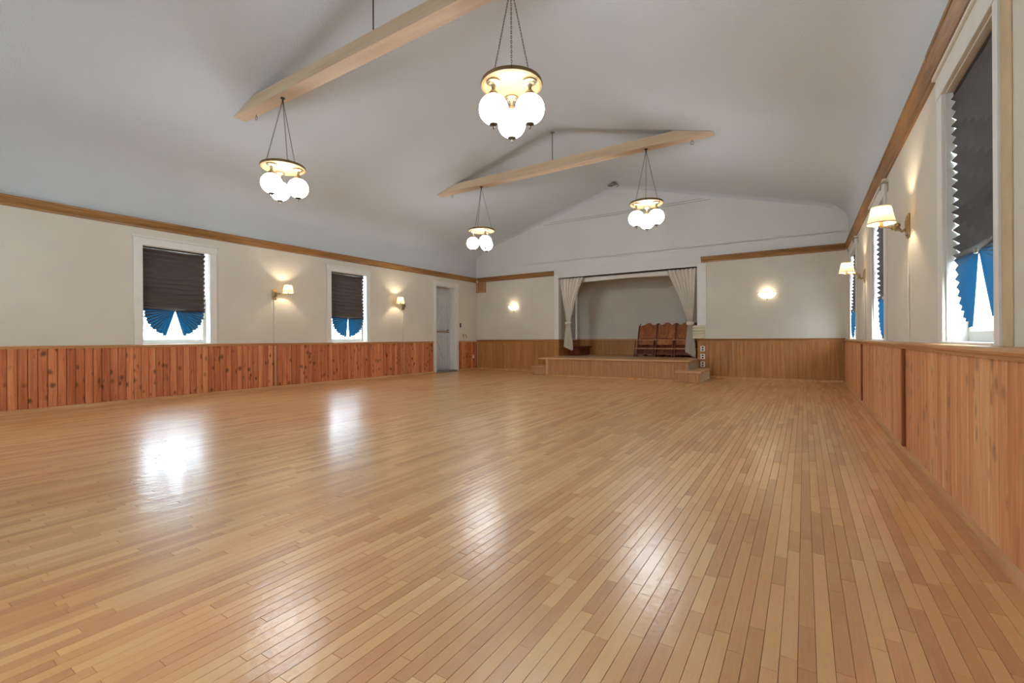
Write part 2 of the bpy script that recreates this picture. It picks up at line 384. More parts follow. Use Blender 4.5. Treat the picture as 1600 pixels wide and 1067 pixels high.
# stage recess behind the opening
SX0, SX1, SYB = -6.85, -1.60, 15.22
sl = struct('wall_stage_left', wall_grid(YB+.2, SYB, 0, 3.5, [(14.35, 15.02, 1.08, 2.75)], SX0, SX0-.12, 'x'), M['wall'])
sb = struct('wall_stage_back', MB().box(SX0-.12, SX1+.12, SYB, SYB+.12, 0, 3.5), M['wall'])
sr = struct('wall_stage_right', MB().box(SX1, SX1+.12, YB+.2, SYB, 0, 3.5), M['wall'])
struct('ceiling_stage', MB().box(SX0-.12, SX1+.12, YB+.2, SYB+.12, 3.5, 3.6), M['wall'])

# ------------------------------------------------------------------ wainscot
def vboard(w, z0, z1, axis, sgn, t=.02, c=.007):
    """vertical board, face towards sgn along axis; local origin on the wall at z=0"""
    h = w/2-.0028; P = []
    for (u, d) in ((-h, 0), (h, 0), (h, t-c), (h-c, t), (-h+c, t), (-h, t-c)): P.append((u, d*sgn))
    m = MB()
    for z in (z0, z1):
        m.v += [((d, u, z) if axis == 'x' else (u, d, z)) for u, d in P]
    n = 6; m.f = [tuple(range(n)), tuple(range(2*n-1, n-1, -1))]+[(i, (i+1) % n, n+(i+1) % n, n+i) for i in range(n)]
    return m
def board_run(parent, name, mat, u0, u1, w, z0, z1, axis, sgn, face):
    proto = None; u = u0
    while u+w <= u1+.02:
        loc = (face, u+w/2, 0) if axis == 'x' else (u+w/2, face, 0)
        if proto is None:
            proto = vboard(w, z0, z1, axis, sgn).build(name, mat, parent, loc=(0, 0, 0)); o = proto
        else:
            o = bpy.data.objects.new(name, proto.data); C.objects.link(o); o.parent = parent
        dx = R.uniform(-.0015, .0015)
        o.location = Vector(loc)-ORG[parent.name]+(Vector((dx, 0, 0)) if axis == 'x' else Vector((0, dx, 0)))
        u += w
BW = .1105
board_run(wl, 'board', M['pineL'], 1.03, 11.11, BW, .04, CAPL-.03, 'x', 1, XL+.004)
board_run(wl, 'board', M['pineL'], 12.42, 13.42, BW, .04, CAPL-.03, 'x', 1, XL+.004)
struct('wall_backing', MB().box(XL, XL+.006, 1.0, 11.08, 0, CAPL-.02).box(XL, XL+.006, 12.40, YB, 0, CAPL-.02), M['dark'], wl)
struct('wall_backing', MB().box(XL, XL+.026, YF, 1.03, 0, CAPL-.02), M['pineL'], wl)
# right wall: furred out, boards stand at x = .80
struct('furring', MB().box(.822, XR, YF, YB, 0, CAPR-.03), M['dark'], wr)
board_run(wr, 'board', M['pineR'], 1.6, 13.40, .122, .04, CAPR-.03, 'x', -1, .820)
struct('wall_backing', MB().box(.80, .822, YF, 1.6, 0, CAPR-.03), M['pineR'], wr)
# caps
m = MB(); m.prism([(XL, CAPL), (XL, CAPL-.05), (XL+.03, CAPL-.05), (XL+.034, CAPL-.022), (XL+.055, CAPL-.02), (XL+.058, CAPL-.004), (XL+.05, CAPL)], 'y', YF, 11.10)
m.prism([(XL, CAPL), (XL, CAPL-.05), (XL+.03, CAPL-.05), (XL+.034, CAPL-.022), (XL+.055, CAPL-.02), (XL+.058, CAPL-.004), (XL+.05, CAPL)], 'y', 12.39, YB-.03)
struct('trim_1', m, M['oak'])
m = MB(); m.prism([(XR, CAPR), (XR, CAPR-.06), (.785, CAPR-.06), (.78, CAPR-.04), (.765, CAPR-.034), (.757, CAPR-.02), (.76, CAPR-.006), (.768, CAPR)], 'y', YF, YB-.03)
struct('trim_2', m, M['oak'])
# baseboards (narrow light strip with a rounded top)
def qr(x, s): return [(x, 0), (x+s*.045, 0), (x+s*.044, .03), (x+s*.034, .052), (x+s*.018, .06), (x, .062)]
struct('baseboard_left', MB().prism(qr(XL+.008, 1), 'y', YF, 11.12).prism(qr(XL+.008, 1), 'y', 12.40, YB-.02), M['oak'])
struct('baseboard_right', MB().prism(qr(.818, -1), 'y', YF, YB-.02), M['oak'])
# back wall panels: grooved sheets, four feet wide
def sheet(x0, x1, y, z0, z1, pitch=.095, t=.012, g=.006):
    m = MB(); n = max(1, round((x1-x0)/pitch)); w = (x1-x0)/n; pts = []
    for i in range(n):
        a = x0+i*w; pts += [(a, y-t+.005), (a+g, y-t), (a+w-g, y-t), (a+w, y-t+.005)]
    poly = [(x0, y), (x1, y)]+pts[::-1]
    for i in range(len(pts)-1):
        (a, b), (c, d) = pts[i], pts[i+1]
        m.add([(a, b, z0), (c, d, z0), (c, d, z1), (a, b, z1)], [(0, 1, 2, 3)])
    m.add([(x0, y, z0), (x0, y-t+.005, z0), (x0, y-t+.005, z1), (x0, y, z1)], [(0, 1, 2, 3)])
    m.add([(x1, y, z0), (x1, y-t+.005, z0), (x1, y-t+.005, z1), (x1, y, z1)], [(0, 1, 2, 3)])
    m.add([(a, b, z1) for a, b in pts]+[(x1, y, z1), (x0, y, z1)], [tuple(range(len(pts)+2))])
    return m
for a, b in ((-10.10, -8.95), (-8.945, -7.75), (-7.745, OPX0-.02), (OPX1+.02, -1.63), (-1.625, -.42), (-.415, .80)):
    sheet(a, b, YB-.004, .04, CAPB-.05).build('wood_panel', M['panel'], wb)
m = MB()
for a, b in ((XL+.02, OPX0), (OPX1, .82)):
    m.prism([(YB, CAPB), (YB-.04, CAPB), (YB-.045, CAPB-.015), (YB-.03, CAPB-.028), (YB-.025, CAPB-.07), (YB, CAPB-.07)], 'x', a, b)
struct('trim_3', m, wood('panel_cap', lin(140, 92, 46), lin(164, 114, 64), lin(184, 134, 84), 'x', 0, .4, .1))
m = MB(); qb = [(YB-.01, 0), (YB-.05, 0), (YB-.048, .03), (YB-.036, .05), (YB-.01, .06)]
m.prism(qb, 'x', XL+.03, OPX0+.2); m.prism(qb, 'x', OPX1-.2, .82)
struct('baseboard_back', m, M['oak'])

# crown mouldings
CP = [(0, 0), (.022, 0), (.022, .035), (.034, .05), (.04, .062), (.078, .125), (.088, .128), (.088, .158), (0, .158)]
zc = 3.168
struct('trim_4', MB().prism([(XL+a, zc-.012+b) for a, b in CP], 'y', YF, YB-.06), M['crown'])
struct('trim_5', MB().prism([(YB-a, zc+b) for a, b in CP], 'x', XL+.09, OPX0-.15), M['crownx'])
struct('trim_6', MB().prism([(YB-a, zc+b) for a, b in CP], 'x', OPX1+.1, XR-.07), M['crownx'])
struct('trim_7', MB().prism([(XR-a, zc-.03+b) for a, b in CP], 'y', 4.78, YB-.004), M['crown'])
struct('trim_8', MB().prism([(XR-a*1.06, zc-.035+b*1.04) for a, b in CP], 'y', YF, 4.772), M['crown'])

# ------------------------------------------------------------------ windows
def window(idx, axis_face, s, y0, y1, z0, z1, cw=.13, sash_off=.14, near_narrow=False, head=.16):
    """s=+1: wall on the left (room towards +x); casing on the wall face, sash set back"""
    X = axis_face; c0 = y0-(.07 if near_narrow else cw); c1 = y1+cw
    m = MB(); t = s*.022
    m.bbox(X, X+t, c0, y0, z0, z1, .003); m.bbox(X, X+t, y1, c1, z0, z1, .003)
    win = struct('window_%d' % idx, m, M['white'])
    m = MB(); m.bbox(X, X+s*.026, c0-.01, c1+.01, z1, z1+head-.03, .003); m.bbox(X, X+s*.045, c0-.03, c1+.03, z1+head-.03, z1+head, .004)
    m.build('head_casing', M['white'], win)
    # jamb liner
    d0, d1 = X-s*.002, X-s*.30; e = .012
    m = MB(); m.box(d0, d1, y0, y0+e, z0, z1); m.box(d0, d1, y1-e, y1, z0, z1); m.box(d0, d1, y0+e, y1-e, z1-e, z1)
    m.build('jamb', M['white'], win)
    m = MB(); m.bbox(X+s*.03, d1, y0+.001, y1-.001, z0, z0+.022, .004); m.build('sill', M['white'], win)
    # sashes: lower in front, upper behind
    zs, a, b = z0+.022, y0+e, y1-e; zm = (zs+z1-e)/2
    def sash(name, xo, za, zb, bot):
        xa, xb = X-s*xo, X-s*(xo+.04); w = .055 if s > 0 else .036
        m = MB(); m.bbox(xa, xb, a, a+w, za, zb); m.bbox(xa, xb, b-w, b, za, zb); m.bbox(xa, xb, a+w, b-w, za, za+bot); m.bbox(xa, xb, a+w, b-w, zb-.045, zb)
        f = m.build(name, M['white'], win)
        xm = (xa+xb)/2; MB().box(xm-.002, xm+.002, a+w, b-w, za+bot, zb-.045).build('pane', M['glass'], f)
    sash('lower_sash', sash_off, zs, zm+.02, .075); sash('upper_sash', sash_off+.045, zm-.02, z1-e, .045)
    # storm window outside
    xa, xb = X-s*.27, X-s*.285; m = MB(); w = .035
    m.box(xa, xb, a, a+w, zs, z1-e); m.box(xa, xb, b-w, b, zs, z1-e); m.box(xa, xb, a+w, b-w, zs, zs+w); m.box(xa, xb, a+w, b-w, z1-e-w, z1-e); m.box(xa, xb, a+w, b-w, zm-.012, zm+.012)
    m.build('storm_frame', M['iron'], win)
    return win
for i, (a, b) in enumerate(WINL): window(i+1, XL, 1, a, b, WZL[0], WZL[1])
for i, (a, b) in enumerate(WINR): window(i+3, XR, -1, a, b, WZR[0], WZR[1], .14, .12, near_narrow=(i == 0), head=.20)
for i, (a, b) in enumerate(FILL_WIN):
    m = MB(); z0, z1 = 1.0, 2.9; w = .06
    for q in (a, (a+b)/2-w/2, b-w): m.bbox(q, q+w, YF-.16, YF-.12, z0, z1)
    m.bbox(a, b, YF-.16, YF-.12, z0, z0+w); m.bbox(a, b, YF-.16, YF-.12, z1-w, z1); m.bbox(a-.1, b+.1, YF, YF+.02, z1, z1+.12); m.bbox(a-.1, a, YF, YF+.02, z0, z1); m.bbox(b, b+.1, YF, YF+.02, z0, z1)
    f = struct('window_%d' % (6+i), m, M['white']); MB().box(a+w, b-w, YF-.142, YF-.138, z0+w, z1-w).build('pane', M['glass'], f)  # added out of view to let more daylight into the room
# tan strip beside the near right window
struct('trim_9', MB().bbox(XR-.008, XR, 3.335, 3.475, CAPR, 3.12, .002), plain('unpainted_strip', lin(196, 172, 134), .7, .08), None)

# pleated paper blinds
def blind(X, s, y0, y1, zt, zf, mat, label, gapang=(90, 90), pitch=.082, amp=.024, lean=0., rscale=1.):
    yc = (y0+y1)/2
    root = thing('pleated_blind', (X, yc, zf-.45), label, 'blind', 'pleated paper blinds')
    n = max(6, round((zt-zf)/(pitch/2))); 
    if n % 2: n += 1
    m = MB(); cols = 6
    def lx(z): return s*lean*(zt-z)/(zt-zf)
    for k in range(n+1):
        z = zt+(zf-zt)*((k-.34) if k % 2 else k)/n if k < n else zf; o = -amp if k % 2 == 0 else amp; j = .010 if k % 2 else -.002
        w0 = R.uniform(-.006, .006); w1 = R.uniform(-.006, .006)
        for c in range(cols+1):
            u = c/cols; y = (y0-j+w0)*(1-u)+(y1+j+w1)*u
            m.v.append((X+s*o*(1+.15*math.sin(c*2.1+k))+lx(z), y, z+.006*math.sin(u*math.pi)*(-1)+.004*math.sin(u*7+k*.7)))
    q = cols+1
    for k in range(n):
        for c in range(cols): m.f.append((k*q+c, k*q+c+1, (k+1)*q+c+1, (k+1)*q+c))
    m.build('pleated_shade', mat, root)
    MB().bbox(X-.014, X+.014, y0, y1, zt, zt+.03, .003).build('head_strip', M['dark'], root)
    # the gathered lower part: two quarter fans about the clip
    rad_ = (y1-y0)/2*rscale
    for side, ang in ((-1, gapang[0]), (1, gapang[1])):
        nf = 20; m = MB(); xa = X+lx(zf)*1.0
        for k in range(nf+1):
            kk = k-.12 if k % 2 else k
            a = rad(-4)+rad(ang+4)*kk/nf; o = -side*(amp*.8 if k % 2 == 0 else -amp*.8); rr = rad_*(1.0 if k % 2 else .965)*(1+.02*math.sin(k*1.7))
            for (f, w) in ((.02, .1), (.45, .6), (1, 1)):
                m.v.append((xa+s*(o*w*(1. if s > 0 else .4)+.006)+s*lean*.18*f*math.sin(a), yc+side*rr*f*math.cos(a), zf+.002-rr*f*math.sin(a)))
        for k in range(nf):
            for c in range(2): m.f.append((k*3+c, k*3+c+1, (k+1)*3+c+1, (k+1)*3+c))
        fo = m.build('fan_fold', M['fan'], root)
        # alternate facets get the dark blind paper: pleat shading put into the colour
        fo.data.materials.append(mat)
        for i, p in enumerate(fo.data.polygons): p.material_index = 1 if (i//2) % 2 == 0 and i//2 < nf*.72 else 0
    MB().bbox(X+s*.012+lx(zf), X+s*.030+lx(zf), yc-.008, yc+.008, zf-.02, zf+.015, .003).build('clip', M['nickel'], root)
    return root
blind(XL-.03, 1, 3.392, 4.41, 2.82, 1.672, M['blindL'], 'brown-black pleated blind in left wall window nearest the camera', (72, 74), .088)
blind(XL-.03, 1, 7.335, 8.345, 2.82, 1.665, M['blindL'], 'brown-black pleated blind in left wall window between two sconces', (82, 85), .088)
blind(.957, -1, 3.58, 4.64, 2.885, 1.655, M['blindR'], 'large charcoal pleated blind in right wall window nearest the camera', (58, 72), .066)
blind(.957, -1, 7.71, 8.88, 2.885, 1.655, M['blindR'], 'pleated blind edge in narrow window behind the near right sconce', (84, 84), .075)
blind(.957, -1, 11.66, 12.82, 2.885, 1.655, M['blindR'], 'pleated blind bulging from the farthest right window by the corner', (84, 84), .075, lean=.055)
# small curtain brackets above the two far right windows
for y, lb in ((7.42, 'small metal curtain bracket over the near right sconce shade'), (11.22, 'small metal curtain bracket under the moulding by the far corner')):
    t = thing('curtain_bracket', (XR, y, 2.93), lb, 'bracket', 'curtain brackets')
    MB().bbox(XR-.006, XR, y-.03, y+.03, 2.93, 3.06, .002).build('plate', M['nickel'], t)
    MB().bbox(XR-.08, XR-.006, y-.02, y+.02, 3.04, 3.055, .002).bbox(XR-.085, XR-.07, y-.02, y+.02, 2.96, 3.055, .002).build('hook', M['nickel'], t)

# ------------------------------------------------------------------ left wall door
DX = XL-.27
d = struct('door_1', MB().bbox(DX-.04, DX, DOOR[0]+.02, DOOR[1]-.02, .05, 2.66, .003), M['greydoor'])
m = MB()
ya, yb_ = DOOR[0]+.02, DOOR[1]-.02
for k in range(7):
    a = ya+(yb_-ya)*k/7; b = ya+(yb_-ya)*(k+1)/7
    MB().bbox(DX, DX+.010, a+.004, b-.004, .06, 2.65, .003).build('plank', M['greydoor'], d)
def zbar(y0, z0, y1, z1, w=.075):
    v = Vector((y1-y0, z1-z0)).normalized(); n_ = Vector((-v.y, v.x))*w/2
    return MB().prism([(y0-n_.x, z0-n_.y), (y1-n_.x, z1-n_.y), (y1+n_.x, z1+n_.y), (y0+n_.x, z0+n_.y)], 'x', DX+.008, DX+.028)
for z0, z1 in ((.12, .27), (1.22, 1.34), (2.46, 2.60)): MB().bbox(DX+.008, DX+.028, ya+.02, yb_-.02, z0, z1, .003).build('ledge', M['greydoor'], d)
for y in (ya+.02, yb_-.13): MB().bbox(DX+.008, DX+.026, y, y+.11, .10, 2.60, .003).build('stile', M['greydoor'], d)
zbar(11.55, 1.62, 11.98, 2.46).build('brace', M['greydoor'], d); zbar(11.55, 1.12, 11.98, .36).build('brace', M['greydoor'], d)
m = MB(); m.bbox(DX-.04, DX, ya, yb_, 2.66, 2.86, .003); m.bbox(DX, DX+.03, ya, yb_, 2.64, 2.70, .004); m.build('transom_panel', M['greydoor'], d)
t = MB().bbox(DX+.05, DX+.085, ya+.08, yb_-.10, 1.355, 1.405, .006).build('panic_bar', M['nickel'], d)
MB().bbox(DX+.02, DX+.075, ya+.08, ya+.16, 1.33, 1.43, .004).bbox(DX+.02, DX+.075, yb_-.18, yb_-.10, 1.33, 1.43, .004).build('bar_bracket', M['iron'], d)
m = MB(); m.bbox(XL, XL+.024, DOOR[0]-.12, DOOR[0], .02, 2.875, .003); m.bbox(XL, XL+.024, DOOR[1], DOOR[1]+.13, .02, 2.875, .003); m.bbox(XL, XL+.028, DOOR[0]-.14, DOOR[1]+.15, 2.875, 3.03, .003)
m.box(DX-.04, XL, DOOR[0], DOOR[0]+.015, .05, 2.86); m.box(DX-.04, XL, DOOR[1]-.015, DOOR[1], .05, 2.86); m.box(DX-.04, XL, DOOR[0], DOOR[1], 2.86, 2.875)
m.build('casing', M['white'], d)
MB().bbox(DX-.06, XL+.03, DOOR[0]-.02, DOOR[1]+.02, -.007, .055, .005).build('threshold', M['concrete'], d)
tag(MB().bbox(XL, XL+.03, 12.46, 12.51, 1.51, 1.66, .004).build('door_latch', M['black']), 'small black latch box on wall right of white plank door', 'latch')
t = thing('coat_hook', (XL, 12.66, 1.12), 'pair of small rusty hooks on wall beside the plank door', 'hook')
for y in (12.62, 12.78): MB().tube([(XL, y, 1.26), (XL+.035, y, 1.24), (XL+.04, y, 1.17), (XL+.06, y, 1.15)], .008, 6).build('prong', M['chain'], t, 60)
MB().bbox(XL, XL+.008, 12.60, 12.80, 1.24, 1.275, .002).build('hook_rail', M['oak'], t)
def wall_plate(c, normal, label, group=None, sockets=True):
    x, y, z = c; t = thing('wall_plate', (x, y, z-.06), label, 'outlet', group)
    if normal == 'x':
        MB().bbox(x, x+.008, y-.04, y+.04, z-.062, z+.062, .003).build('cover_plate', M['plastic'], t)
        for dz in (-.025, .025): MB().bbox(x+.007, x+.011, y-.017, y+.017, z+dz-.015, z+dz+.015, .002).build('socket', M['ivory'], t)
    else:
        MB().bbox(x-.06, x+.06, y-.012, y, z-.075, z+.075, .003).build('cover_plate', M['plastic'], t)
        for dz in (-.032, .032): MB().bbox(x-.022, x+.022, y-.017, y-.011, z+dz-.02, z+dz+.02, .002).build('socket', M['black'], t)
    return t
wall_plate((XL+.024, 13.20, .47), 'x', 'ivory outlet low on the red-brown wainscot in left corner')
for z, w in ((.80, 'topmost'), (.585, 'middle'), (.375, 'lowest')):
    wall_plate((-2.36, YB-.016, z), 'y', '%s of three ivory outlets stacked beside the right stage step' % w, 'outlets by the stage')

# vent in the back left corner
t = thing('vent_grille', (-9.97, YB, 2.82), 'wooden slatted vent grille high in the back left corner', 'vent')
MB().box(-10.09, -9.74, YB-.03, YB-.005, 2.84, 3.15).build('duct_backing', M['dark'], t)
m = MB(); m.bbox(-10.12, -10.09, YB-.06, YB, 2.81, 3.166, .003); m.bbox(-9.74, -9.71, YB-.06, YB, 2.81, 3.166, .003); m.bbox(-10.12, -9.71, YB-.06, YB, 2.79, 2.84, .003); m.build('frame', M['oak'], t)
for k in range(7): MB().bbox(-10.075+k*.05, -10.05+k*.05, YB-.055, YB-.03, 2.84, 3.16, .003).build('slat', M['oakz'], t)

# ------------------------------------------------------------------ stage
st = thing('stage', (-4.6, 12.7, 0), 'low plywood-fronted wooden stage in front of the curtained opening', 'stage')
SF, SA, SB = 12.05, -6.50, -2.46
for k in range(4):
    a = SA+(SB-SA)*k/4; b = SA+(SB-SA)*(k+1)/4
    sheet(a+.002, b-.002, SF+.012, .05, DECK-.045, .085).build('front_panel', M['stagepanel'], st)
MB().box(SA+.01, SB-.012, SF+.014, YB-.019, 0, DECK-.04).build('base', M['stagepanel'], st)
MB().bbox(SB-.012, SB, SF, YB-.019, 0, DECK-.04, .003).build('end_panel', plain('grey_end_panel', lin(176, 166, 150), .5, .05), st)
MB().bbox(SA-.01, SA+.06, SF-.012, SF+.002, .02, DECK-.05, .003).build('corner_trim', M['oakz'], st)
MB().bbox(SA-.25, SB+.05, SF-.04, YB-.019, DECK-.045, DECK, .008).build('deck_front', M['deck'], st)
struct('floor_stage', MB().box(OPX0+.006, OPX1-.006, YB-.018, YB+.2, DECK-.045, DECK).box(SX0, SX1, YB+.2, SYB, DECK-.045, DECK), M['deck'])
MB().prism([(SF, 0), (SF-.03, 0), (SF-.026, .03), (SF-.01, .045), (SF, .047)], 'x', SA, SB).build('base_strip', M['oak'], st)
# steps
def step(poly, ztop, label, over=.035):
    t = thing('stage_step', (sum(p[0] for p in poly)/len(poly), sum(p[1] for p in poly)/len(poly), 0), label, 'step')
    MB().prism(poly, 'z', 0, ztop-.04).build('step_box', M['stagepanel'], t)
    return t
t = step([(-7.02, 12.16), (SA-.02, 12.16), (SA-.02, 13.38), (-7.02, 13.38)], .27, 'low wooden step against the back wall at stage left end')
sheet(-7.02, SA-.02, 12.158, .02, .225, .09).build('front_panel', M['stagepanel'], t)
MB().bbox(-7.07, SA-.015, 12.11, 13.38, .23, .27, .008).build('tread', M['deck'], t)
t = step([(-2.62, 11.68), (-2.14, 11.68), (-2.14, 13.1), (SB+.02, 13.1), (SB+.02, 11.98), (-2.62, 11.98)], .285, 'wooden box step with pale end at right end of the stage')
sheet(-2.62, -2.14, 11.678, .02, .235, .08).build('front_panel', M['stagepanel'], t)
MB().bbox(-2.138, -2.126, 11.70, 13.08, .01, .235, .003).build('end_panel', plain('pale_end_panel', lin(206, 196, 172), .5, .05), t)
MB().prism([(-2.68, 11.63), (-2.09, 11.63), (-2.09, 13.14), (SB+.015, 13.14), (SB+.015, 11.99), (-2.68, 11.99)], 'z', .243, .285).build('tread', M['deck'], t)
MB().bbox(-2.63, -2.13, 11.655, 11.68, .20, .243, .006).build('nosing', M['stagepanel'], t)
# opening trims, recess wainscot
struct('trim_10', MB().bbox(OPX0-.15, OPX0+.01, YB-.022, YB+.2, CAPB, OPZ1+.12, .004), M['white'])
struct('trim_11', MB().bbox(OPX1-.01, OPX1+.23, YB-.022, YB+.2, CAPB, OPZ1+.06, .004), M['white'])
struct('trim_12', MB().bbox(OPX0, OPX1, YB-.01, YB+.2, OPZ1, OPZ1+.03, .004), M['white'])
m = MB(); m.box(OPX0-.16, OPX0+.006, YB-.02, YB+.205, DECK, CAPB-.001); m.box(OPX1-.006, OPX1+.02, YB-.02, YB+.205, DECK, CAPB-.001)
struct('trim_13', m, M['panel'])
k = 0; a = SX0+.02
while a < SX1-.05:
    b = min(a+1.2, SX1-.01); sheet(a, b-.004, SYB-.002, DECK, CAPB-.03).build('wood_panel', M['panel'], sb); a = b
MB().bbox(SX0, SX1, SYB-.04, SYB, CAPB-.04, CAPB, .004).build('panel_cap', M['oak'], sb)
MB().box(SX0, SX0+.014, YB+.2, SYB-.01, DECK, CAPB-.02).build('wood_panel', M['panel'], sl)
MB().bbox(SX0, SX0+.035, YB+.2, SYB-.04, CAPB-.03, CAPB, .004).build('panel_cap', M['oak'], sl)
d2 = struct('door_2', MB().bbox(SX0-.08, SX0-.04, 14.36, 15.01, 1.085, 2.74, .003), plain('lavender_grey_paint', lin(186, 180, 182), .5, .03))
m = MB(); m.bbox(SX0, SX0+.02, 14.25, 14.35, 1.08, 2.85, .003); m.bbox(SX0, SX0+.02, 15.02, 15.12, 1.08, 2.85, .003); m.bbox(SX0, SX0+.02, 14.35, 15.02, 2.75, 2.85, .003); m.bbox(SX0-.1, SX0+.04, 14.30, 15.07, 1.06, 1.085, .003)
m.build('casing', M['white'], d2)
for z in (1.2, 1.95): MB().bbox(SX0-.045, SX0-.032, 14.48, 14.89, z, z+.6, .004).build('door_panel', M['greydoor'], d2)
t = thing('step_box', (-6.61, 14.72, DECK), 'dark red wooden box step under the side door on stage', 'step')
MB().bbox(-6.83, -6.42, 14.25, 15.17, DECK, .79, .004).build('box', M['redbox'], t); MB().bbox(-6.835, -6.36, 14.20, 15.175, .79, .835, .008).build('tread', M['redbox'], t)

# curtains
def curtain(top0, top1, tie, bot0, bot1, ztop, ztie, zbot0, zbot1, label, y=YB+.068):
    root = thing('stage_curtain', (tie, y, min(zbot0, zbot1)), label, 'curtain', 'stage curtains')
    folds = 7; n = folds*8; tw = .06
    rows = []
    def spread(t): return t*t*(3-2*t)
    zs = [ztop-(ztop-ztie)*i/16 for i in range(17)]
    m = MB(); ncol = n+1
    for i, z in enumerate(zs):
        t = i/16; e = t**1.05
        for k in range(ncol):
            u = k/n; xt = top0+(top1-top0)*u; xe = tie-tw+2*tw*u
            sag = .05*math.sin(math.pi*t)*(1 if abs(top1-tie) > abs(top0-tie) else -1)
            amp = .045*(1-t)+.030; x = xt*(1-e)+xe*e - sag*(u if abs(top1-tie) > abs(top0-tie) else 1-u)
            m.v.append((x, y+amp*math.sin(u*folds*2*math.pi+.6*math.sin(3*u))+.02*math.sin(5*u+2*t), z))
    for i in range(1, 11):
        t = i/10; e = math.sin(t*math.pi/2)
        for k in range(ncol):
            u = k/n; xe = tie-tw+2*tw*u; xb = bot0+(bot1-bot0)*u; zb = zbot0+(zbot1-zbot0)*(.5-.5*math.cos(math.pi*2*u if zbot0 == zbot1 else math.pi*u))+.03*math.sin(u*folds*2*math.pi)
            m.v.append((xe*(1-e)+xb*e, y+(.03+.04*t)*math.sin(u*folds*2*math.pi+.6*math.sin(3*u)), ztie+(zb-ztie)*t))
    for i in range(len(zs)+9):
        for k in range(n): m.f.append((i*ncol+k, i*ncol+k+1, (i+1)*ncol+k+1, (i+1)*ncol+k))
    m.build('drape', M['fabric'], root, 80)
    MB().lathe([(.085, -.045), (.10, -.03), (.105, 0), (.10, .03), (.085, .045)], (tie, y, ztie), 20).build('tie_band', M['fabric'], root, 60)
    MB().sphere((tie+.02, y-.10, ztie-.01), .04, 10, 6).build('tie_knot', M['fabric'], root, 60)
    return root
curtain(-6.79, -5.93, -6.48, -6.64, -6.31, 3.055, 1.60, .85, .74, 'off-white curtain tied back at the left side of stage opening')
curtain(-3.34, -2.52, -2.70, -2.84, -2.55, 3.045, 1.51, .70, .56, 'off-white curtain tied back on right of stage before the seats')
val = thing('curtain_valance', (-4.64, YB+.17, 2.9), 'plain off-white valance strip across the top of stage opening', 'valance')
m = MB(); n = 60
for r_, z in enumerate((3.06, 3.0, 2.93)):
    for k in range(n+1):
        u = k/n; x = -6.76+4.24*u
        m.v.append((x, YB+.212+.006*math.sin(u*55)+(.004 if r_ == 1 else 0), z-(.03*math.sin(u*math.pi)*0+.012*math.sin(u*9) if r_ == 2 else 0)))
for r_ in range(2):
    for k in range(n): m.f.append((r_*(n+1)+k, r_*(n+1)+k+1, (r_+1)*(n+1)+k+1, (r_+1)*(n+1)+k))
m.build('valance_cloth', M['fabric'], val, 60)
MB().tube([(-6.78, YB+.195, 3.065), (-2.50, YB+.195, 3.065)], .014, 8).build('rod', M['iron'], val, 60)

# ribbed ivory box beside the curtain
t = thing('ribbed_panel', (-2.44, YB-.02, CAPB), 'ivory ribbed box of five slats on ledge beside right curtain', 'panel')
MB().bbox(-2.58, -2.31, YB-.07, YB-.024, CAPB+.002, CAPB+.37, .004).build('back_box', M['ivory'], t)
for k in range(5): MB().prism([(YB-.07, CAPB+.005+k*.073), (YB-.125, CAPB+.015+k*.073), (YB-.12, CAPB+.03+k*.073), (YB-.07, CAPB+.070+k*.073)], 'x', -2.60, -2.30).build('slat', M['ivory'], t)

